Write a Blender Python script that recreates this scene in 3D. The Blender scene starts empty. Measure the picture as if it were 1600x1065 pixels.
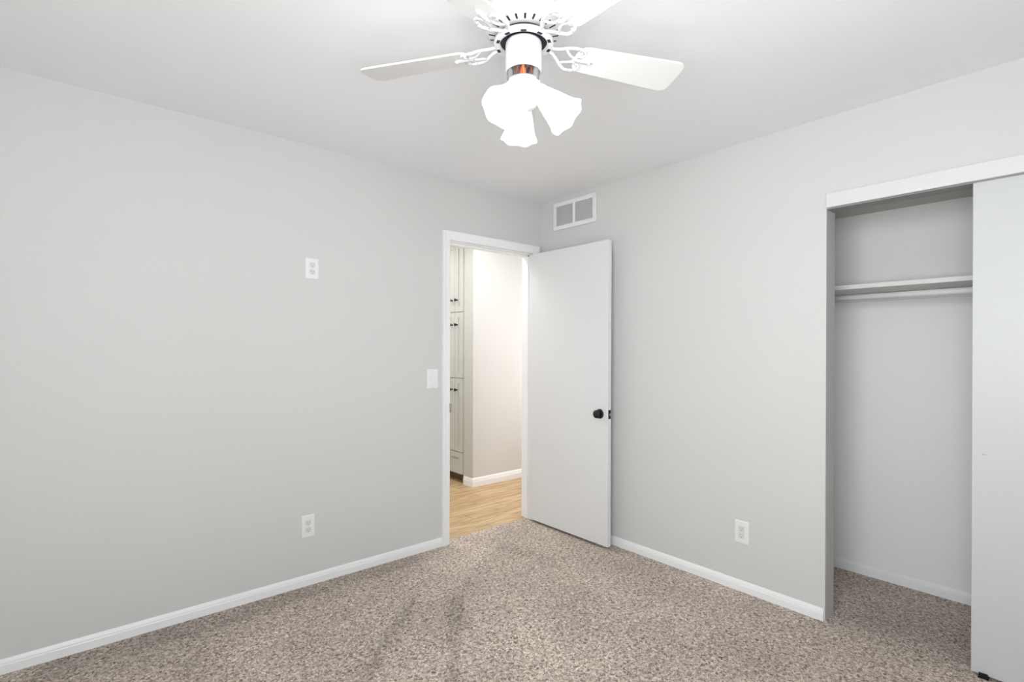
import bpy, bmesh, math, random
from mathutils import Vector, Matrix

S = bpy.context.scene
C = S.collection
random.seed(7)
PI = math.pi

# ---------------------------------------------------------------- camera
F_PX, CY, YAW = 808.614, 544.709, math.radians(49.4373)
PITCH, ROLL = math.radians(-0.0853), math.radians(0.178)
CAM = Vector((-2.7855, -2.9179, 1.3177))
d = Vector((math.cos(YAW)*math.cos(PITCH), math.sin(YAW)*math.cos(PITCH), math.sin(PITCH)))
r = Vector((math.sin(YAW), -math.cos(YAW), 0))
u = r.cross(d)
r2 = r*math.cos(ROLL) + u*math.sin(ROLL)
u2 = -r*math.sin(ROLL) + u*math.cos(ROLL)
cam = bpy.data.cameras.new('camera')
cam.sensor_width = 36
cam.lens = F_PX*36/1600
cam.shift_y = (CY-532.5)/1600
cam.clip_start = 0.02
camo = bpy.data.objects.new('camera', cam)
camo.matrix_world = Matrix(((r2.x, u2.x, -d.x, CAM.x), (r2.y, u2.y, -d.y, CAM.y), (r2.z, u2.z, -d.z, CAM.z), (0, 0, 0, 1)))
C.objects.link(camo)
S.camera = camo

# ---------------------------------------------------------------- exposure, world, lights
S.view_settings.view_transform = 'Standard'
S.view_settings.look = 'None'
S.view_settings.gamma = 1
S.view_settings.use_curve_mapping = False
S.view_settings.exposure = 0.13
W = bpy.data.worlds.new('sky')
S.world = W
W.use_nodes = True
W.node_tree.nodes['Background'].inputs[0].default_value = (0.85, 0.93, 1.0, 1)
W.node_tree.nodes['Background'].inputs[1].default_value = 0.4


def area(name, loc, target, size, size_y, power, col):
    l = bpy.data.lights.new(name, 'AREA')
    l.shape = 'RECTANGLE'
    l.size, l.size_y, l.energy, l.color = size, size_y, power, col
    o = bpy.data.objects.new(name, l)
    o.location = loc
    o.rotation_euler = (Vector(target)-Vector(loc)).to_track_quat('-Z', 'Y').to_euler()
    C.objects.link(o)
    return o


area('window_ceiling_fill', (-2.60, -3.40, 1.50), (-2.60, -1.60, 2.90), 1.2, 1.15, 24.5, (0.95, 0.98, 1.0))  # added lamp tilted upward to brighten the ceiling
area('window_daylight', (-2.60, -3.40, 1.50), (-2.20, 0, 1.60), 1.2, 1.15, 11, (0.95, 0.98, 1.0)).data.spread = math.radians(110)
area('closet_fill', (-3.40, -2.74, 1.50), (0, -2.25, 1.50), 1.2, 1.15, 21, (0.95, 0.98, 1.0)).data.spread = math.radians(110)  # added lamp, set opposite the closet to brighten its inside
area('hall_lamp_light', (-0.45, 0.585, 2.40), (-0.45, 0.585, 0), 1.3, 0.50, 13.8, (1.0, 0.985, 0.96))
area('hall_far_fill', (-0.55, 1.90, 2.40), (-0.55, 1.90, 0), 0.8, 0.8, 14, (1.0, 0.985, 0.96))  # added unseen lamp, power fitted to the hall and doorway brightness
area('hall_end_fill', (1.50, 0.58, 1.30), (0.10, 0.65, 1.20), 0.7, 1.6, 16.5, (1.0, 0.985, 0.97))  # added unseen lamp that brightens the hall; no window stands there
_s = bpy.data.lights.new('sun', 'SUN')
_s.energy, _s.angle, _s.color = 40, math.radians(.55), (0.96, 0.98, 1.0)
_so = bpy.data.objects.new('sun', _s)                  # added: through the back window onto the carpet, bouncing light up to the ceiling
_so.rotation_euler = (math.radians(28), 0, 0)
C.objects.link(_so)
BULB_POWER = 0.26
BULB_COL = (1.0, 0.985, 0.96)


# ---------------------------------------------------------------- helpers
def tag(o, label=None, cat=None, group=None, kind=None):
    if label: o['label'] = label
    if cat: o['category'] = cat
    if group: o['group'] = group
    if kind: o['kind'] = kind
    return o


def empty(name, loc, rz=0):
    o = bpy.data.objects.new(name, None)
    o.empty_display_size = 0.05
    o.location = loc
    o.rotation_euler = (0, 0, rz)
    C.objects.link(o)
    return o


def obj(name, bm, m, parent=None, smooth=False, bevel=0, seg=2, autosmooth=None):
    bmesh.ops.recalc_face_normals(bm, faces=bm.faces[:])
    me = bpy.data.meshes.new(name)
    bm.to_mesh(me)
    bm.free()
    for mm in (m if isinstance(m, (list, tuple)) else [m]):
        me.materials.append(mm)
    if smooth:
        for p in me.polygons: p.use_smooth = True
    o = bpy.data.objects.new(name, me)
    C.objects.link(o)
    if parent: o.parent = parent
    if bevel:
        b = o.modifiers.new('bevel', 'BEVEL')
        b.width, b.segments, b.limit_method = bevel, seg, 'ANGLE'
        b.harden_normals = False
    return o


def add_box(bm, x0, x1, y0, y1, z0, z1, M=None):
    vs = [bm.verts.new(M @ Vector(p) if M else Vector(p)) for p in
          [(x0, y0, z0), (x1, y0, z0), (x1, y1, z0), (x0, y1, z0), (x0, y0, z1), (x1, y0, z1), (x1, y1, z1), (x0, y1, z1)]]
    for f in ((0, 3, 2, 1), (4, 5, 6, 7), (0, 1, 5, 4), (1, 2, 6, 5), (2, 3, 7, 6), (3, 0, 4, 7)):
        bm.faces.new([vs[i] for i in f])
    return bm


def box(*a, **k):
    return add_box(bmesh.new(), *a, **k)


def add_prism(bm, poly, axis, a0, a1, M=None):
    """poly: list of 2-d points in the plane normal to AXIS ('x': (y,z), 'y': (x,z), 'z': (x,y))"""
    def P(p, a):
        v = {'x': (a, p[0], p[1]), 'y': (p[0], a, p[1]), 'z': (p[0], p[1], a)}[axis]
        return M @ Vector(v) if M else Vector(v)
    A = [bm.verts.new(P(p, a0)) for p in poly]
    B = [bm.verts.new(P(p, a1)) for p in poly]
    n = len(poly)
    bm.faces.new(A)
    bm.faces.new(B[::-1])
    for i in range(n):
        bm.faces.new((A[i], B[i], B[(i+1) % n], A[(i+1) % n]))
    return bm


def add_lathe(bm, prof, n=48, M=None, a0=0, a1=2*PI, fn=None):
    """prof: [(r, z)], spun about z; fn(r, z, phi) may change a point"""
    rings = []
    full = abs(a1-a0-2*PI) < 1e-6
    m = n if full else n+1
    for (rr, z) in prof:
        ring = []
        for i in range(m):
            ph = a0 + (a1-a0)*i/n
            q, zz = fn(rr, z, ph) if fn else (rr, z)
            v = Vector((q*math.cos(ph), q*math.sin(ph), zz))
            ring.append(bm.verts.new(M @ v if M else v))
        rings.append(ring)
    for a, b in zip(rings, rings[1:]):
        for i in range(n):
            j = (i+1) % m
            bm.faces.new((a[i], a[j], b[j], b[i]))
    if full:
        if prof[0][0] > 1e-6: bm.faces.new(rings[0][::-1])
        if prof[-1][0] > 1e-6: bm.faces.new(rings[-1])
    return bm


def lathe(prof, **k):
    bm = add_lathe(bmesh.new(), [(max(a, 1e-5), b) for a, b in prof], **k)
    return bm


def add_tube(bm, pts, rad, n=10, flat=1.0, M=None):
    pts = [Vector(p) for p in pts]
    rings = []
    for i, p in enumerate(pts):
        t = (pts[min(i+1, len(pts)-1)]-pts[max(i-1, 0)]).normalized()
        a = t.cross(Vector((0, 0, 1)))
        if a.length < 1e-4: a = t.cross(Vector((1, 0, 0)))
        a.normalize()
        b = t.cross(a)
        rr = rad[i] if isinstance(rad, (list, tuple)) else rad
        ring = []
        for k in range(n):
            ph = 2*PI*k/n
            v = p + a*math.cos(ph)*rr + b*math.sin(ph)*rr*flat
            ring.append(bm.verts.new(M @ v if M else v))
        rings.append(ring)
    for A, B in zip(rings, rings[1:]):
        for k in range(n):
            bm.faces.new((A[k], A[(k+1) % n], B[(k+1) % n], B[k]))
    bm.faces.new(rings[0][::-1])
    bm.faces.new(rings[-1])
    return bm


def bez(p0, p1, p2, p3, n=12):
    p0, p1, p2, p3 = map(Vector, (p0, p1, p2, p3))
    return [p0*(1-t)**3 + p1*3*t*(1-t)**2 + p2*3*t*t*(1-t) + p3*t**3 for t in [i/n for i in range(n+1)]]


# ---------------------------------------------------------------- materials
def srgb(*c):
    return tuple((v/255/12.92 if v/255 <= .04045 else ((v/255+.055)/1.055)**2.4) for v in c)+(1,)


def mat(name, col, rough=0.5, metal=0, spec=0.5, bump=0, bscale=200, bdist=0.001):
    m = bpy.data.materials.new(name)
    m.use_nodes = True
    nt = m.node_tree
    b = nt.nodes['Principled BSDF']
    b.inputs['Base Color'].default_value = col if len(col) == 4 else tuple(col)+(1,)
    b.inputs['Roughness'].default_value = rough
    b.inputs['Metallic'].default_value = metal
    b.inputs['Specular IOR Level'].default_value = spec
    tc = nt.nodes.new('ShaderNodeTexCoord')
    nz = nt.nodes.new('ShaderNodeTexNoise')
    nz.inputs['Scale'].default_value = bscale
    nz.inputs['Detail'].default_value = 3
    nt.links.new(tc.outputs['Object'], nz.inputs['Vector'])
    if bump:
        bp = nt.nodes.new('ShaderNodeBump')
        bp.inputs['Strength'].default_value = bump
        bp.inputs['Distance'].default_value = bdist
        nt.links.new(nz.outputs['Fac'], bp.inputs['Height'])
        nt.links.new(bp.outputs['Normal'], b.inputs['Normal'])
    else:
        mr = nt.nodes.new('ShaderNodeMapRange')
        mr.inputs['To Min'].default_value = max(rough-.05, 0)
        mr.inputs['To Max'].default_value = min(rough+.05, 1)
        nt.links.new(nz.outputs['Fac'], mr.inputs['Value'])
        nt.links.new(mr.outputs['Result'], b.inputs['Roughness'])
    return m


M_wall = mat('greige wall paint', (0.64, 0.642, 0.632), .75, spec=.25, bump=.08, bscale=160)
M_hallwall = mat('warm white hall paint', (0.64, 0.63, 0.615), .75, spec=.25, bump=.08, bscale=160)
M_ceil = mat('flat white ceiling paint', (0.895, 0.905, 0.925), .9, spec=.15, bump=.12, bscale=120)
M_closet = mat('closet wall paint', (0.88, 0.88, 0.88), .8, spec=.2, bump=.08, bscale=160)
M_closetceil = mat('closet ceiling shade tone', (0.60, 0.59, 0.54), .85, spec=.15)  # olive grey stands in for the shade on the closet ceiling
M_trim = mat('white semigloss trim', (0.88, 0.885, 0.895), .35, spec=.4)
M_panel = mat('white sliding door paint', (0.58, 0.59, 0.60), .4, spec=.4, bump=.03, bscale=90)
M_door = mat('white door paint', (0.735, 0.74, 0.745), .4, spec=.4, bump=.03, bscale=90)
M_header = mat('white header board', (0.69, 0.695, 0.705), .4, spec=.4)
M_plate = mat('white plastic plate', (0.82, 0.82, 0.82), .3, spec=.45)
M_slot = mat('dark slot', (0.22, 0.22, 0.22), .7)
M_recept = mat('outlet face plastic', (0.70, 0.70, 0.69), .35)
M_black = mat('matte black hardware', (0.008, 0.008, 0.009), .4, spec=.4)
M_steel = mat('brushed steel', (0.45, 0.45, 0.46), .35, metal=1)
M_cab = mat('pale grey green cabinet paint', (0.57, 0.58, 0.54), .45, spec=.35)
M_fan = mat('white fan enamel', (0.73, 0.735, 0.75), .35, spec=.4)
M_blade = mat('white fan blade', (0.77, 0.77, 0.765), .45, spec=.35)
M_fandark = mat('dark motor gap', (0.012, 0.012, 0.018), .6)
M_orange = mat('orange wire', (0.75, 0.16, 0.06), .5)
M_brown = mat('brown wire', (0.16, 0.06, 0.03), .5)
M_grey = mat('grey wire nut', (0.22, 0.21, 0.22), .5)
M_shelf = mat('white shelf board', (0.78, 0.775, 0.76), .5)
M_rod = mat('white closet rod', (0.74, 0.72, 0.72), .4)
M_louver = mat('grey white louvre metal', (0.80, 0.80, 0.81), .5)
M_toe = mat('brown toe kick', (0.16, 0.11, 0.07), .6)


def m_carpet():
    m = bpy.data.materials.new('speckled brown carpet')
    m.use_nodes = True
    nt = m.node_tree
    N, L = nt.nodes, nt.links
    b = N['Principled BSDF']
    b.inputs['Roughness'].default_value = 1
    b.inputs['Specular IOR Level'].default_value = .05
    b.inputs['Sheen Weight'].default_value = .15
    tc = N.new('ShaderNodeTexCoord')
    n1 = N.new('ShaderNodeTexNoise')
    n1.inputs['Scale'].default_value = 78
    n1.inputs['Detail'].default_value = 3
    n1.inputs['Roughness'].default_value = .6
    n1.inputs['Distortion'].default_value = 1.2
    L.new(tc.outputs['Object'], n1.inputs['Vector'])
    cr = N.new('ShaderNodeValToRGB')
    e = cr.color_ramp.elements
    e[0].position, e[0].color = .34, (0.145, 0.104, 0.078, 1)
    e[1].position, e[1].color = .68, (0.90, 0.80, 0.70, 1)
    k = e.new(.50)
    k.color = (0.50, 0.42, 0.355, 1)
    L.new(n1.outputs['Fac'], cr.inputs['Fac'])
    # brushed nap: vacuum strokes and footfall, soft blotches of pile, plus painted hall light
    n2 = N.new('ShaderNodeTexNoise')
    n2.inputs['Scale'].default_value = 2.2
    n2.inputs['Detail'].default_value = 2
    L.new(tc.outputs['Object'], n2.inputs['Vector'])
    mr = N.new('ShaderNodeMapRange')
    mr.inputs['From Min'].default_value = .3
    mr.inputs['From Max'].default_value = .7
    mr.inputs['To Min'].default_value = .86
    mr.inputs['To Max'].default_value = 1.12
    L.new(n2.outputs['Fac'], mr.inputs['Value'])
    acc = mr.outputs['Result']
    sx = N.new('ShaderNodeSeparateXYZ')
    L.new(tc.outputs['Object'], sx.inputs[0])

    def math_(op, a, c, clamp=False):
        n = N.new('ShaderNodeMath')
        n.operation = op
        n.use_clamp = clamp
        for i, v in enumerate((a, c)):
            if v is None: continue
            if isinstance(v, (int, float)): n.inputs[i].default_value = v
            else: L.new(v, n.inputs[i])
        return n.outputs[0]

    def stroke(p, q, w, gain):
        """one soft stroke from P to Q, w wide"""
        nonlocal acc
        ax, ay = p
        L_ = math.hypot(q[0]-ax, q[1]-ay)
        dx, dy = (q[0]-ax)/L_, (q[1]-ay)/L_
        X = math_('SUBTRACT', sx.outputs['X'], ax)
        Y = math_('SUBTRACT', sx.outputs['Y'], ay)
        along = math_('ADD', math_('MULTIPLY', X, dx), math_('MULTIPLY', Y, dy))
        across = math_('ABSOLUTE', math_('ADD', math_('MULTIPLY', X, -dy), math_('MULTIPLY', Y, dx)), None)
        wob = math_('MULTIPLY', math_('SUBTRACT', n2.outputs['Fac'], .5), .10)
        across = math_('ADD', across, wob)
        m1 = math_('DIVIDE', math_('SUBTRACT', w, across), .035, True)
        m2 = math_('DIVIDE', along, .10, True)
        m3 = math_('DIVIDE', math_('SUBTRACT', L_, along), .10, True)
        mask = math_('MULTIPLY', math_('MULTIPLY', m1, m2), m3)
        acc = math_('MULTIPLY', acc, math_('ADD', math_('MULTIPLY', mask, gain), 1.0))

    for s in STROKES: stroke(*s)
    mx = N.new('ShaderNodeMix')
    mx.data_type = 'RGBA'
    mx.blend_type = 'MULTIPLY'
    mx.inputs['Factor'].default_value = 1
    L.new(cr.outputs['Color'], mx.inputs[6])
    cb = N.new('ShaderNodeCombineColor')
    for i in range(3): L.new(acc, cb.inputs[i])
    L.new(cb.outputs[0], mx.inputs[7])
    L.new(mx.outputs[2], b.inputs['Base Color'])
    bp = N.new('ShaderNodeBump')
    bp.inputs['Strength'].default_value = .9
    bp.inputs['Distance'].default_value = .006
    L.new(n1.outputs['Fac'], bp.inputs['Height'])
    L.new(bp.outputs['Normal'], b.inputs['Normal'])
    return m


def m_wood():
    m = bpy.data.materials.new('light oak plank floor')
    m.use_nodes = True
    nt = m.node_tree
    N, L = nt.nodes, nt.links
    b = N['Principled BSDF']
    b.inputs['Roughness'].default_value = .45
    tc = N.new('ShaderNodeTexCoord')
    br = N.new('ShaderNodeTexBrick')
    br.offset = .37
    br.inputs['Scale'].default_value = 1
    br.inputs['Brick Width'].default_value = 1.1
    br.inputs['Row Height'].default_value = .15
    br.inputs['Mortar Size'].default_value = .0025
    br.inputs['Color1'].default_value = srgb(208, 182, 142)
    br.inputs['Color2'].default_value = srgb(194, 164, 123)
    br.inputs['Mortar'].default_value = srgb(150, 118, 82)
    L.new(tc.outputs['Object'], br.inputs['Vector'])
    mp = N.new('ShaderNodeMapping')
    mp.inputs['Scale'].default_value = (1.6, 14, 1)
    L.new(tc.outputs['Object'], mp.inputs['Vector'])
    nz = N.new('ShaderNodeTexNoise')
    nz.inputs['Scale'].default_value = 2.0
    nz.inputs['Detail'].default_value = 5
    nz.inputs['Distortion'].default_value = 1.5
    L.new(mp.outputs[0], nz.inputs['Vector'])
    cr = N.new('ShaderNodeValToRGB')
    cr.color_ramp.elements[0].position = .35
    cr.color_ramp.elements[0].color = (.60, .52, .45, 1)
    cr.color_ramp.elements[1].position = .6
    cr.color_ramp.elements[1].color = (1, 1, 1, 1)
    L.new(nz.outputs['Fac'], cr.inputs['Fac'])
    mx = N.new('ShaderNodeMix')
    mx.data_type = 'RGBA'
    mx.blend_type = 'MULTIPLY'
    mx.inputs['Factor'].default_value = .85
    L.new(br.outputs['Color'], mx.inputs[6])
    L.new(cr.outputs['Color'], mx.inputs[7])
    L.new(mx.outputs[2], b.inputs['Base Color'])
    return m


def m_glow(name, col, strength, clear):
    """lit frosted glass: part of the light passes, part is scattered, and it glows with the bulb inside"""
    m = bpy.data.materials.new(name)
    m.use_nodes = True
    nt = m.node_tree
    N, L = nt.nodes, nt.links
    b = N['Principled BSDF']
    b.inputs['Base Color'].default_value = (.9, .9, .89, 1)
    b.inputs['Roughness'].default_value = .35
    b.inputs['Emission Color'].default_value = col
    b.inputs['Emission Strength'].default_value = strength
    tr = N.new('ShaderNodeBsdfTransparent')
    lw = N.new('ShaderNodeLayerWeight')
    lw.inputs['Blend'].default_value = .35
    mr = N.new('ShaderNodeMapRange')
    mr.inputs['To Min'].default_value = clear
    mr.inputs['To Max'].default_value = clear*.5
    L.new(lw.outputs['Facing'], mr.inputs['Value'])
    mx = N.new('ShaderNodeMixShader')
    L.new(mr.outputs['Result'], mx.inputs[0])
    L.new(b.outputs[0], mx.inputs[1])
    L.new(tr.outputs[0], mx.inputs[2])
    L.new(mx.outputs[0], N['Material Output'].inputs['Surface'])
    return m


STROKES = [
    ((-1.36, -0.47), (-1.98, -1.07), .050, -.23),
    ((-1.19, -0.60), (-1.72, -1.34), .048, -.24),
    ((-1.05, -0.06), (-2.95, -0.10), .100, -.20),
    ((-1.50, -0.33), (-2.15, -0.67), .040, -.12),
    ((-0.62, -0.05), (-1.40, -0.52), .170, .15),  # hall light spilling through the doorway, painted into the carpet colour
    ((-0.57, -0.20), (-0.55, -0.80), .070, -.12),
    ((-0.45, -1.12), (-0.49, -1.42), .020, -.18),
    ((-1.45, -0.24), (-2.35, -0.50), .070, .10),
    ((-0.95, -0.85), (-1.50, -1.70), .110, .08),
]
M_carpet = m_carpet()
M_wood = m_wood()
M_shade = m_glow('lit frosted glass', (1.0, 0.99, 0.97, 1), 0.22, .62)
M_bulb = m_glow('lit bulb glass', (1.0, 0.97, 0.92, 1), 1.5, .2)
M_glass = bpy.data.materials.new('window glass')
M_glass.use_nodes = True
_n = M_glass.node_tree
_t = _n.nodes.new('ShaderNodeBsdfTransparent')
_g = _n.nodes.new('ShaderNodeBsdfGlossy')
_g.inputs['Roughness'].default_value = .02
_m = _n.nodes.new('ShaderNodeMixShader')
_m.inputs[0].default_value = .06
_n.links.new(_t.outputs[0], _m.inputs[1])
_n.links.new(_g.outputs[0], _m.inputs[2])
_n.links.new(_m.outputs[0], _n.nodes['Material Output'].inputs['Surface'])

# ---------------------------------------------------------------- the room
H = 2.44
RX, RY = -3.42, -3.42           # far sides of the room, behind the camera
WT = 0.115                      # wall thickness
DX0, DX1, DH = -0.842, -0.080, 2.037   # bedroom door opening
CY0, CY1, CH = -2.003, -3.30, 1.997    # closet opening
CXB = 0.753                     # closet back wall
SPLIT = 0.062                   # carpet ends, wood starts, in the doorway
HX0, HX1 = -1.30, 1.70          # hall
HCX, HCY = 0.131, 1.054         # outer corner of the hall walls
HY1 = 2.9


def struct(name, bm, m, parent=None, **k):
    o = obj(name, bm, m, parent, **k)
    if not parent: o['kind'] = 'structure'
    return o


# floors
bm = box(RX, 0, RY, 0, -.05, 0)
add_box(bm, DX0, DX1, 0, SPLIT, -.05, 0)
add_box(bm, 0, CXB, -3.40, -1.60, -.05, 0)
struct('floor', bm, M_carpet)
bm = box(HX0, HX1, WT, HCY, -.05, -.004)
add_box(bm, DX0, DX1, SPLIT, WT, -.05, -.004)
add_box(bm, HX0, HCX+.6, HCY, HY1, -.05, -.004)
struct('floor_hall', bm, M_wood)
# ceilings
struct('ceiling', box(RX-WT, WT, RY-WT, WT, H, H+.1), M_ceil)
bm = box(HX0-.1, HX1+.1, WT, HCY+.1, H, H+.1)
add_box(bm, HX0-.1, HCX+.6, HCY+.1, HY1+.1, H, H+.1)
struct('ceiling_hall', bm, M_ceil)
struct('ceiling_closet', box(WT, CXB, -3.40, -1.60, 2.108, 2.20), M_closetceil)
# wall with the bedroom door
bm = box(RX-WT, DX0, 0, WT, -.05, H)
add_box(bm, DX0, DX1, 0, WT, DH, H)
add_box(bm, DX1, WT, 0, WT, -.05, H)
struct('wall_left', bm, M_wall)
# wall with the closet
bm = box(0, WT, CY0, 0, -.05, H)
add_box(bm, 0, WT, CY1, CY0, CH, H)
add_box(bm, 0, WT, RY-WT, CY1, -.05, H)
struct('wall_right', bm, M_wall)
# closet walls
struct('wall_closet_back', box(CXB, CXB+.1, -3.5, -1.5, -.05, H), M_closet)
struct('wall_closet_left', box(WT, CXB, -1.60, -1.5, -.05, H), M_closet)
struct('wall_closet_right', box(WT, CXB, -3.50, -3.40, -.05, H), M_closet)


def wall_with_window(name, axis):
    a0, a1, z0, z1 = (-3.22, -1.98, .90, 2.10) if axis == 'y' else (-3.36, -2.12, .90, 2.10)
    bm = bmesh.new()
    if axis == 'y':
        B = lambda p, q, c, e: add_box(bm, p, q, RY-WT, RY, c, e)
    else:
        B = lambda p, q, c, e: add_box(bm, RX-WT, RX, p, q, c, e)
    lo, hi = (RX, 0) if axis == 'y' else (RY, 0)
    B(lo, a0, -.05, H); B(a1, hi, -.05, H); B(a0, a1, -.05, z0); B(a0, a1, z1, H)
    struct(name, bm, M_wall)


wall_with_window('wall_back', 'y')
wall_with_window('wall_near', 'x')


def window(name, axis):
    a0, a1, z0, z1 = (-3.22, -1.98, .90, 2.10) if axis == 'y' else (-3.36, -2.12, .90, 2.10)
    mid = (a0+a1)/2
    bm = bmesh.new()
    def B(b, p, q, c, e, t0=.05, t1=.09):
        if axis == 'y': add_box(b, p, q, RY-t1, RY-t0, c, e)
        else: add_box(b, RX-t1, RX-t0, p, q, c, e)
    B(bm, a0, a0+.045, z0, z1); B(bm, a1-.045, a1, z0, z1)
    B(bm, a0+.045, a1-.045, z0, z0+.045); B(bm, a0+.045, a1-.045, z1-.045, z1); B(bm, mid-.025, mid+.025, z0+.045, z1-.045)
    w = struct(name, bm, M_trim)
    g = bmesh.new()
    B(g, a0+.045, mid-.025, z0+.045, z1-.045, .067, .071); B(g, mid+.025, a1-.045, z0+.045, z1-.045, .067, .071)
    obj('window_pane', g, M_glass, w)


window('window_1', 'y')
window('added_window', 'x')  # added unseen window around the lamp that brightens the closet
# hall walls
struct('wall_hall_far', box(HCX, HX1, HCY, HCY+.1, -.05, H), M_hallwall)
struct('wall_hall_corner', box(HCX, HCX+.55, HCY+.1, 1.20, -.05, H), M_hallwall)
bm = box(HCX+.02, HCX+.6, 2.12, HY1, -.05, H)
add_box(bm, HCX+.02, HCX+.6, 1.20, 2.12, 2.37, H)
add_box(bm, HCX+.55, HCX+.6, 1.20, 2.12, -.05, 2.37)
struct('wall_hall_niche', bm, M_hallwall)
struct('wall_hall_end', box(HX0, HCX+.6, HY1, HY1+.1, -.05, H), M_hallwall)
struct('wall_hall_left', box(HX0-.1, HX0, WT, HY1, -.05, H), M_hallwall)
struct('wall_hall_right', box(HX1, HX1+.1, WT, HCY, -.05, H), M_hallwall)
bm = box(WT, HX1, 0.06, WT, -.05, H)
struct('wall_hall_near', bm, M_hallwall)

struct('return_shade_panel', box(HCX-.0035, HCX-.0003, HCY-.0005, 1.2065, .07, 2.37), M_cab)   # added sheet: cabinet colour gives the wall return its unlit tone

# baseboards: colonial profile
BBH, BBT = 0.058, 0.013
PROF = [(0, 0), (BBT, 0), (BBT, BBH*.60), (BBT*.80, BBH*.66), (BBT*.80, BBH*.74), (BBT*.62, BBH*.86), (BBT*.35, BBH*.97), (0, BBH)]


def baseboard(name, axis, a0, a1, at, sgn, scale=1.0, m=M_trim, z=0):
    """runs along AXIS from a0 to a1, stands off the wall face AT towards SGN"""
    bm = add_prism(bmesh.new(), [(at+sgn*t*1.0, z+h*scale) for t, h in PROF], 'y' if axis == 'y' else 'x', a0, a1)
    return struct(name, bm, m)


baseboard('baseboard_left', 'x', RX, -0.900, 0, -1)
baseboard('baseboard_right', 'y', CY0+.004, -.016, 0, -1)
baseboard('baseboard_back', 'x', RX+.014, -.014, RY, 1)
baseboard('baseboard_near', 'y', RY, -.014, RX, 1)
baseboard('baseboard_closet', 'y', -3.40, -1.60, CXB, -1, 1.0)
baseboard('baseboard_hall_far', 'x', HCX-.012, HX1, HCY, -1, 1.45, z=-.004)
baseboard('baseboard_hall_corner', 'y', HCY, 1.198, HCX, -1, 1.45, z=-.004)

# door casing and jamb
CT = 0.058
CP = [(0, 0), (0, -.009), (.006, -.012), (.030, -.013), (.046, -.017), (CT, -.017), (CT, 0)]   # (away from the opening, out of the wall)
RV = 0.000


def casing(bm, x_edge, sgn, z0, z1, bite):
    A, B = [], []
    for (w, o) in CP:
        A.append(bm.verts.new((x_edge+sgn*w, o, z0)))
        B.append(bm.verts.new((x_edge+sgn*w, o, z1+(w if bite else 0))))
    n = len(CP)
    bm.faces.new(A); bm.faces.new(B)
    for i in range(n): bm.faces.new((A[i], B[i], B[(i+1) % n], A[(i+1) % n]))


TOPZ = DH+.006
bm = bmesh.new()
casing(bm, DX0, -1, 0, TOPZ, True)
A, B = [], []
for (w, o) in CP:
    A.append(bm.verts.new((DX0-w, o, TOPZ+w)))
    B.append(bm.verts.new((DX1+min(w, .058), o, TOPZ+w)))
bm.faces.new(A); bm.faces.new(B)
for i in range(len(CP)): bm.faces.new((A[i], B[i], B[(i+1) % len(CP)], A[(i+1) % len(CP)]))
casing(bm, DX1, 1, 0, TOPZ, True)
trim1 = struct('trim_1', bm, M_trim)
# jambs lining the opening, with a stop
JT = 0.004
bm = box(DX0-.001, DX0+JT, 0.0, WT+.003, 0, DH)
add_box(bm, DX1-JT, DX1+.001, 0.0, WT+.003, 0, DH)
add_box(bm, DX0, DX1, 0.0, WT+.003, DH-JT, DH)
add_box(bm, DX0+JT, DX0+JT+.010, .042, .075, 0, DH-JT)
add_box(bm, DX1-JT-.010, DX1-JT, .042, .075, 0, DH-JT)
add_box(bm, DX0+JT, DX1-JT, .042, .075, DH-JT-.010, DH-JT)
jamb = struct('trim_2', bm, M_trim)
sp = obj('strike_plate', box(DX0-.006, DX0+JT+.003, -.018, .030, .885, .945), M_steel, jamb, bevel=.001)
# closet header board
trim3 = struct('trim_3', box(-.020, -.0005, CY1-.05, CY0-.003, CH-.001, 2.064), M_header, bevel=.002)
# drywall corner bead is painted with the wall: the jamb needs no trim

# ---------------------------------------------------------------- bedroom door, standing open against the wall
DW, DT = 0.758, 0.035
hx = DX1-.001                   # hinge line
door = struct('door_1', box(hx-DT, hx, -.004-DW, -.004, .018, 2.028), M_door, bevel=.0025)
tag(door, kind='structure')
KY, KZ = -.004-DW+.066, .885


def knob(side, parent):
    M = Matrix.Translation((hx-DT if side < 0 else hx, KY, KZ)) @ Matrix.Rotation(side*PI/2, 4, 'Y')
    k = obj('door_knob', lathe([(0, .0495), (.012, .049), (.021, .046), (.0265, .040), (.0275, .034), (.024, .027), (.015, .021), (.0105, .017), (.0105, .008),
                                ], n=36, M=M), M_black, parent, smooth=True)
    obj('rose', lathe([(.031, 0), (.0325, .002), (.0315, .006), (.026, .009), (.012, .010), (0, .010)], n=36, M=M), M_black, k, smooth=True)
    return k


knob(-1, door)
knob(1, door)
lp = obj('latch_plate', box(hx-DT/2-.0125, hx-DT/2+.0125, -.004-DW-.0012, -.004-DW+.001, KZ-.029, KZ+.029), M_black, door, bevel=.0008)
obj('latch_bolt', box(hx-DT/2-.006, hx-DT/2+.006, -.004-DW-.010, -.004-DW, KZ-.008, KZ+.008), M_steel, lp, bevel=.002)
for z in (.22, 1.05, 1.83):
    hb = bmesh.new()
    add_box(hb, hx-DT+.004, hx-.001, -.0038, -.0022, z-.045, z+.045)
    add_lathe(hb, [(1e-5, z-.045), (.0055, z-.045), (.0055, z+.045), (1e-5, z+.045)], n=14, M=Matrix.Translation((hx+.006, -.020+.012, 0)))
    obj('hinge', hb, M_steel, door)

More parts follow.
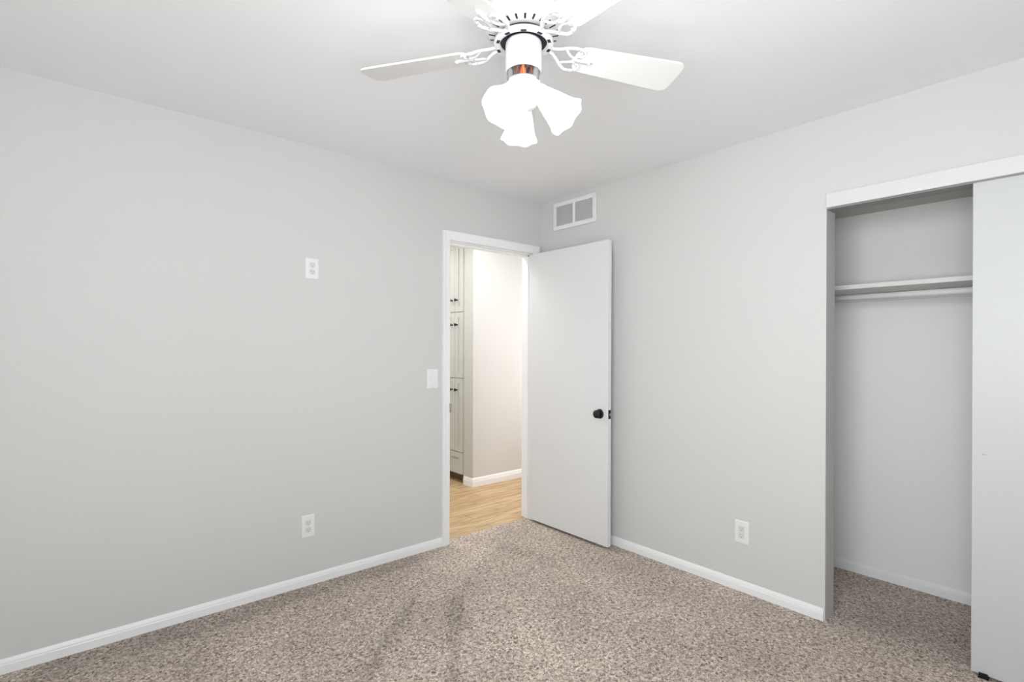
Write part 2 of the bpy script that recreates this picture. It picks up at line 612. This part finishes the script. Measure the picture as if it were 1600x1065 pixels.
# ---------------------------------------------------------------- closet sliding doors
PX = 0.004
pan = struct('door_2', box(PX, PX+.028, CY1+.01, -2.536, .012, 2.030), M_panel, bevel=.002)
obj('scuff_mark', lathe([(0, .0006), (.006, .0006), (.0065, 0)], n=16, M=Matrix.Translation((PX, -2.573, .897)) @ Matrix.Rotation(-PI/2, 4, 'Y') @ Matrix.Diagonal((.35, 1, 1, 1))),
    mat('grey scuff', (.42, .42, .42), .6), pan)
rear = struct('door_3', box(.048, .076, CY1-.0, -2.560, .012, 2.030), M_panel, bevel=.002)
trk = struct('trim_4', box(.001, .09, CY1, CY0-.001, CH-.005, CH-.0004), mat('track metal in header shade', (.30, .30, .30), .5))  # track coloured dark to stand in for the shadow line under the header
g = empty('door_guide', (.038, -2.575, 0))
tag(g, 'small black floor guide under the bottom corner of the sliding closet door', 'door guide')
gb = box(-.045, .045, -.016, .016, .0, .006)
obj('base_plate', gb, M_black, g)
for x in (-.0415, .0365):
    obj('fin', box(x-.0012, x+.0012, -.014, .014, .006, .022), M_black, g)

# ---------------------------------------------------------------- closet shelf and rod
sh = empty('closet_shelf', (CXB, -2.5, 1.641))
tag(sh, 'white painted wooden board shelf across the upper part of the closet', 'shelf')
obj('board', box(-.335, -.002, -.898, .898, 0, .024), M_shelf, sh, bevel=.002)
obj('cleat', box(-.020, -.001, -.89, .89, -.045, -.001), M_shelf, sh)
for y in (.897, -.897):
    obj('cleat', box(-.262, -.022, min(y, y-.018*(1 if y > 0 else -1)), max(y, y-.018*(1 if y > 0 else -1)), -.045, -.001), M_shelf, sh)
rd = empty('closet_rod', (CXB-.305, -2.5, 1.597))
tag(rd, 'round white hanging rod just under the closet shelf', 'closet rod')
obj('pole', lathe([(0, -.885), (.0165, -.885), (.0165, .885), (0, .885)], n=28, M=Matrix.Rotation(PI/2, 4, 'X')), M_rod, rd, smooth=False)
for s in (-1, 1):
    obj('socket', lathe([(0, 0), (.030, 0), (.030, .004), (.021, .006), (.021, .014), (.0168, .014)], n=24,
                        M=Matrix.Translation((0, s*.899, 0)) @ Matrix.Rotation(s*PI/2, 4, 'X')), M_plate, rd, smooth=False)
for p in [o for o in rd.children if o.name.startswith('pole')]:
    for f in p.data.polygons: f.use_smooth = len(f.vertices) == 4

# ---------------------------------------------------------------- return-air grille high on the right wall
gr = empty('air_vent', (0, -.3565, 2.301), 0)
tag(gr, 'white metal return air grille high on the wall above the open door', 'vent')
gw, gh, fw = .207, .102, .030     # half width, half height, frame width
bm = bmesh.new()
for (y0, y1, z0, z1) in ((-gw, gw, gh-fw, gh), (-gw, gw, -gh, -gh+fw), (-gw, -gw+fw, -gh+fw, gh-fw), (gw-fw, gw, -gh+fw, gh-fw)):
    add_box(bm, -.011, -.0005, y0, y1, z0, z1)
bmesh.ops.remove_doubles(bm, verts=bm.verts[:], dist=1e-6)
obj('frame', bm, M_plate, gr, bevel=.003)
obj('mullion', box(-.010, -.0015, -.011, .011, -gh+fw, gh-fw), M_plate, gr, bevel=.001)
for s in (-1, 1):
    bm = bmesh.new()
    y0, y1 = (.011, gw-fw) if s > 0 else (-gw+fw, -.011)
    n = 17
    for k in range(n):
        z = -gh+fw + (k+.5)*(2*gh-2*fw)/n
        add_box(bm, -.0058, .0058, y0, y1, -.0006, .0006, M=Matrix.Translation((-.006, 0, z)) @ Matrix.Rotation(math.radians(-38), 4, 'Y'))
    obj('louver_panel', bm, M_louver, gr)
obj('duct_back', box(-.0012, -.0006, -gw+fw, gw-fw, -gh+fw, gh-fw), mat('grey duct', (.62, .62, .63), .8), gr)
for y in (-gw+fw/2, gw-fw/2):
    obj('screw', lathe([(.0045, 0), (.0045, .001), (.003, .002), (0, .0022)], n=14, M=Matrix.Translation((-.011, y, .004)) @ Matrix.Rotation(-PI/2, 4, 'Y')), M_recept, gr, smooth=True)

# ---------------------------------------------------------------- outlets and switch  (local frame: x across, -y out of the wall, z up)
PLP = lambda w, h: [(-w, -h), (w, -h), (w, h), (-w, h)]


def plate(parent, w, h, t=.006):
    bm = bmesh.new()
    o = [bm.verts.new((sx*w, 0, sz*h)) for sx, sz in ((-1, -1), (1, -1), (1, 1), (-1, 1))]
    m_ = [bm.verts.new((sx*w, -t*.45, sz*h)) for sx, sz in ((-1, -1), (1, -1), (1, 1), (-1, 1))]
    i_ = [bm.verts.new((sx*(w-.005), -t, sz*(h-.005))) for sx, sz in ((-1, -1), (1, -1), (1, 1), (-1, 1))]
    bm.faces.new(o); bm.faces.new(i_)
    for a, b in ((o, m_), (m_, i_)):
        for k in range(4): bm.faces.new((a[k], a[(k+1) % 4], b[(k+1) % 4], b[k]))
    return obj('plate', bm, M_plate, parent, bevel=.0012)


def screw(parent, x, z, t=.006):
    obj('screw', lathe([(.0035, 0), (.0033, .0008), (0, .0014)], n=14, M=Matrix.Translation((x, -t, z)) @ Matrix.Rotation(PI/2, 4, 'X')), M_recept, parent, smooth=True)


def slots(parent, z, y):
    bm = bmesh.new()
    add_box(bm, -.0075, -.0055, y-.0004, y+.002, z-.001, z+.008)
    add_box(bm, .0055, .0075, y-.0004, y+.002, z-.0005, z+.0075)
    add_lathe(bm, [(1e-5, 0), (.0028, 0), (.0028, .002), (1e-5, .002)], n=12, M=Matrix.Translation((0, y-.0004, z-.008)) @ Matrix.Rotation(-PI/2, 4, 'X'))
    obj('slots', bm, M_slot, parent)


def duplex(loc, rz, w, h, label):
    o = empty('power_outlet', loc, rz)
    tag(o, label, 'outlet')
    plate(o, w, h)
    for s in (-1, 1):
        pts = []
        for k in range(24):
            a = 2*PI*k/24
            pts.append((.0165*max(-1, min(1, 1.15*math.cos(a))), s*.0195+.0145*max(-1, min(1, 1.25*math.sin(a)))))
        rc = obj('receptacle', add_prism(bmesh.new(), pts, 'y', -.0078, -.0055), M_recept, o, bevel=.0005)
        slots(rc, s*.0195, -.0078)
    screw(o, 0, 0)
    return o


duplex((-1.757, 0, 1.757), 0, .0365, .0580, 'white duplex outlet plate mounted high on the left wall by itself')
duplex((-1.776, 0, .3265), 0, .0370, .0625, 'white duplex outlet plate low on the left wall above the baseboard')
o = empty('power_outlet', (0, -1.594, .3205), -PI/2)
tag(o, 'white rectangular outlet low on the right wall between door and closet', 'outlet')
plate(o, .0390, .0620)
rc = obj('receptacle', box(-.0165, .0165, -.0078, -.0055, -.0335, .0335), M_recept, o, bevel=.0008)
slots(rc, .0185, -.0078); slots(rc, -.0185, -.0078)
screw(o, 0, .0485); screw(o, 0, -.0485)
sw = empty('light_switch', (-.9735, 0, 1.114))
tag(sw, 'white light switch plate on the wall beside the door frame', 'light switch')
plate(sw, .0415, .0640)
rk = bmesh.new()
add_prism(rk, [(-.0055, -.033), (-.0075, -.033), (-.0095, .033), (-.0055, .033)], 'x', -.0160, .0160)
obj('rocker', rk, M_plate, sw, bevel=.0008)
screw(sw, 0, .0485); screw(sw, 0, -.0485)

# ---------------------------------------------------------------- linen cabinet in the hall
cb = empty('linen_cabinet', (HCX, 1.52, 0))
tag(cb, 'pale grey built-in cabinet with black knobs seen through the doorway', 'cabinet')
cx = 0.0                                   # face frame plane, flush with the wall
y0, y1 = -.30, .58
CZ0, CZ1 = .084, 2.355
obj('carcass', box(cx+.002, cx+.50, y0-.012, y1, CZ0, CZ1), M_cab, cb)
obj('toe_kick', box(cx+.07, cx+.09, y0-.012, y1, -.002, CZ0-.001), M_toe, cb)
SEAM = 1.339-1.52


def cab_door(ya, yb, za, zb, kside, kz, drawer=False):
    """a shaker door: frame with a sunk panel; KSIDE the side of the knob"""
    bm = bmesh.new()
    st = .052
    add_box(bm, cx-.018, cx+.001, ya, ya+st, za, zb)
    add_box(bm, cx-.018, cx+.001, yb-st, yb, za, zb)
    add_box(bm, cx-.018, cx+.001, ya+st, yb-st, za, za+st)
    add_box(bm, cx-.018, cx+.001, ya+st, yb-st, zb-st, zb)
    add_box(bm, cx-.010, cx+.001, ya+st, yb-st, za+st, zb-st)
    o = obj('drawer' if drawer else 'door', bm, M_cab, cb, bevel=.0012)
    if kz is not None:
        ky = (ya+.040) if kside < 0 else (yb-.040)
        M = Matrix.Translation((cx-.018, ky, kz)) @ Matrix.Rotation(-PI/2, 4, 'Y')
        obj('knob', lathe([(.009, 0), (.009, .003), (.0055, .006), (.0055, .014), (.011, .018), (.0155, .024), (.0150, .030), (.009, .033), (0, .034)], n=20, M=M), M_black, o, smooth=True)
    return o


for (ya, yb, ks) in ((y0+.002-.012+.0, SEAM-.002, 1), (SEAM+.002, SEAM+.33, -1)):
    cab_door(ya, yb, 1.672, 2.34, ks, 1.787)
    cab_door(ya, yb, 1.024, 1.666, ks, 1.545)
    cab_door(ya, yb, .300, 1.018, ks, .906)
cab_door(y0-.010, SEAM+.33, CZ0+.004, .294, 1, None, True)

# ---------------------------------------------------------------- ceiling fan with lights
FX, FY = -1.713, -1.716
fan = empty('ceiling_fan', (FX, FY, H))
tag(fan, 'white five blade ceiling fan with three lit glass shades', 'ceiling fan')
EF = Vector((math.cos(YAW), math.sin(YAW), 0))
BZ = 2.250-H
hz = lambda z: z-H
obj('canopy', lathe([(0, 0), (.075, 0), (.078, -.012), (.076, -.03), (.080, -.045), (.095, -.060)], n=56), M_fan, fan, smooth=True)
def patterned(name, prof, n, ring, hit):
    """a lathe whose RINGth band is dark on every segment k for which hit(k)"""
    bm = lathe(prof, n=n)
    bm.faces.ensure_lookup_table()
    for k in range(n):
        if hit(k): bm.faces[ring*n+k].material_index = 1
    o = obj(name, bm, [M_fan, M_fandark], fan, smooth=True)
    return o


patterned('motor_housing', [(.07, -.040), (.100, -.056), (.117, -.075), (.124, -.100), (.124, -.128), (.119, -.141), (.108, -.150), (.088, -.1535), (.072, -.155), (.060, -.150)],
          96, 6, lambda k: k % 4 == 1)
obj('motor_gap', lathe([(.073, -.150), (.073, -.173), (.030, -.173)], n=48), M_fandark, fan, smooth=False)
patterned('flywheel', [(.073, -.166), (.086, -.168), (.092, -.172), (.093, -.180), (.089, -.184), (.087, -.1845), (.077, -.1845), (.075, -.184), (.073, -.166)],
          60, 5, lambda k: k % 6 in (1, 2))

A0 = math.radians(-22)
PITCHB = math.radians(-12)


def blade_outline():
    pts = []
    r0, r1, w0, w1 = .172, .556, .052, .068
    for k in range(9):                                   # root end, rounded
        a = PI/2 + PI*k/8
        pts.append((r0+.030+.030*math.cos(a), w0*math.sin(a)))
    cr = .030
    for (cxx, cyy, s) in ((r1-cr, -(w1-cr), -PI/2), (r1-cr, w1-cr, 0)):
        for k in range(7):
            a = s + PI/2*k/6
            pts.append((cxx+cr*math.cos(a), cyy+cr*math.sin(a)))
    return pts


for k in range(5):
    M = Matrix.Rotation(A0+2*PI*k/5, 4, 'Z')
    MB = M @ Matrix.Translation((0, 0, BZ)) @ Matrix.Rotation(PITCHB, 4, 'X')
    bl = obj('blade', add_prism(bmesh.new(), blade_outline(), 'z', -.003, .003, M=MB), M_blade, fan, bevel=.0015)
    # scrolled blade iron: two curling ribs, a cross bar and a leaf-shaped plate under the blade root
    bm = bmesh.new()
    zf = -.178
    zp = BZ-.0065
    def loc(x, y, f):            # f: 0 in the hub's level plane, 1 in the blade's tilted plane
        a = Vector((x, y, zf))
        b = Matrix.Translation((0, 0, zp)) @ (Matrix.Rotation(PITCHB, 4, 'X') @ Vector((x, y, 0)))
        return M @ (a*(1-f)+b*f)
    for s in (-1, 1):
        pts, rad = [], []
        for p in bez((.080, s*.010, 0), (.120, s*.006, 0), (.125, s*.050, 0), (.172, s*.046, 0), 14):
            f = min(max((p.x-.085)/.07, 0), 1)
            pts.append(loc(p.x, p.y, f)); rad.append(.0062)
        add_tube(bm, pts, rad, n=8, flat=.7)
        pts = []
        for p in bez((.172, s*.046, 0), (.205, s*.044, 0), (.205, s*.016, 0), (.180, s*.014, 0), 12):
            pts.append(loc(p.x, p.y, 1))
        add_tube(bm, pts, [.0062-.0022*i/12 for i in range(13)], n=8, flat=.7)
        pts = [loc(p.x, p.y, min(max((p.x-.085)/.07, 0), 1)) for p in bez((.135, s*.030, 0), (.150, s*.012, 0), (.165, s*.004, 0), (.180, s*.012, 0), 10)]
        add_tube(bm, pts, .0045, n=8, flat=.7)
    pts = [loc(p.x, p.y, 1) for p in bez((.165, 0, 0), (.185, 0, 0), (.21, 0, 0), (.235, 0, 0), 6)]
    add_tube(bm, pts, [.006, .008, .009, .009, .009, .008, .004], n=8, flat=.5)
    iron = obj('blade_iron', bm, M_fan, fan, smooth=True)
    for (x, y) in ((.225, 0), (.183, .036), (.183, -.036)):
        p = loc(x, y, 1)
        obj('screw', lathe([(.005, 0), (.0045, -.002), (.002, -.0035), (0, -.0036)], n=12, M=Matrix.Translation(p+Vector((0, 0, -.003)))), M_fan, iron, smooth=True)

obj('switch_housing', lathe([(.048, -.174), (.0555, -.177), (.0565, -.184), (.0565, -.262), (.0545, -.268), (.0500, -.268), (.050, -.20), (0, -.20)], n=48), M_fan, fan, smooth=True)
# the loose wiring that shows between the switch housing and the light kit
wires = [(-.030, -.020, M_orange), (.004, -.040, M_orange), (.022, -.028, M_brown), (-.012, -.036, M_brown), (.016, .012, M_grey)]
lk = obj('light_kit', lathe([(.0, -.306), (.030, -.306), (.047, -.305), (.0545, -.297), (.0550, -.306), (.0545, -.335), (.052, -.350), (.046, -.366), (.030, -.378), (.012, -.384), (0, -.386)], n=48), M_fan, fan, smooth=True)
ER = Vector((EF.y, -EF.x, 0))
for (a, b, m) in wires:
    p = ER*a + EF*b
    q = ER*(a*1.15+random.uniform(-.012, .012)) + EF*(b*.9)
    w = bmesh.new()
    mid = (p+q)/2 + ER*random.uniform(-.012, .012) - EF*.006
    add_tube(w, bez((p.x, p.y, -.245), (mid.x, mid.y, -.268), (mid.x*1.2, mid.y*1.2, -.285), (q.x, q.y, -.305), 12), .0042, n=8)
    obj('wire', w, m, fan, smooth=True)
for (a, b, m) in ((.036, -.030, M_grey), (-.002, -.034, M_orange), (-.040, -.022, M_grey)):
    p = ER*a + EF*b
    obj('wire_nut', lathe([(0, -.262), (.006, -.264), (.009, -.274), (.0105, -.290), (.0105, -.305), (0, -.305)], n=14, M=Matrix.Translation((p.x, p.y, 0))), m, fan, smooth=True)
# the threaded stem that carries the light kit
obj('stem', lathe([(0, -.20), (.008, -.20), (.008, -.308), (0, -.308)], n=16), M_steel, fan, smooth=False)


def lobes(rr, z, ph):
    k = min(max(z/.13, 0), 1)**2.5
    return rr*(1+.022*k*math.cos(7*ph+.4)), z+.0025*k*math.cos(7*ph+.4)


SP = [(.0225, 0), (.026, .006), (.030, .017), (.036, .038), (.0425, .063), (.0480, .087), (.0525, .104), (.0575, .116), (.0625, .123)]
for n_, (az, tilt, rr0, z0) in enumerate(((95, 46, .048, 2.112), (242, 47, .048, 2.102), (341, 46, .050, 2.106))):
    h = ER*math.cos(math.radians(az)) + EF*math.sin(math.radians(az))
    t = math.radians(tilt)
    ax = h*math.cos(t) - Vector((0, 0, 1))*math.sin(t)
    p0 = h*rr0 + Vector((0, 0, hz(z0)))
    M = Matrix.Translation(p0) @ ax.to_track_quat('Z', 'Y').to_matrix().to_4x4()
    # arm from the kit body and the cup that holds the glass
    b = bmesh.new()
    add_tube(b, bez(h*.030+Vector((0, 0, hz(2.088))), h*.040+Vector((0, 0, hz(2.10))), p0-ax*.03, p0-ax*.004, 8), .012, n=12)
    add_lathe(b, [(1e-5, -.014), (.014, -.014), (.024, -.008), (.0275, .002), (.0275, .012), (.0255, .012), (.0255, .0), (1e-5, -.004)], n=28, M=M)
    obj('lamp_holder', b, M_fan, fan, smooth=True)
    th = .0022
    prof = SP + [(a-th, z) for a, z in SP[::-1]]
    bm = bmesh.new()
    rings = []
    N_ = 64
    for (rr, z) in prof:
        ring = []
        for i in range(N_):
            ph = 2*PI*i/N_
            q, zz = lobes(rr, z, ph)
            ring.append(bm.verts.new(M @ Vector((q*math.cos(ph), q*math.sin(ph), zz+.002))))
        rings.append(ring)
    for a_, b_ in zip(rings, rings[1:]+rings[:1]):
        for i in range(N_): bm.faces.new((a_[i], a_[(i+1) % N_], b_[(i+1) % N_], b_[i]))
    obj('lamp_shade', bm, M_shade, fan, smooth=True)
    obj('bulb', lathe([(0, -.003), (.012, 0), (.0125, .012), (.016, .026), (.0215, .044), (.0220, .056), (.0175, .068), (.009, .075), (0, .077)], n=24, M=M), M_bulb, fan, smooth=True)
    l = bpy.data.lights.new('bulb_light', 'POINT')
    l.energy, l.color, l.shadow_soft_size = BULB_POWER, BULB_COL, .018
    lo = bpy.data.objects.new('bulb_light', l)
    lo.location = M @ Vector((0, 0, .098))
    C.objects.link(lo)
    lo.parent = fan
# pull-chain stub and finial
obj('finial', lathe([(.012, -.384), (.010, -.392), (.006, -.396), (.007, -.402), (0, -.407)], n=20), M_fan, fan, smooth=True)
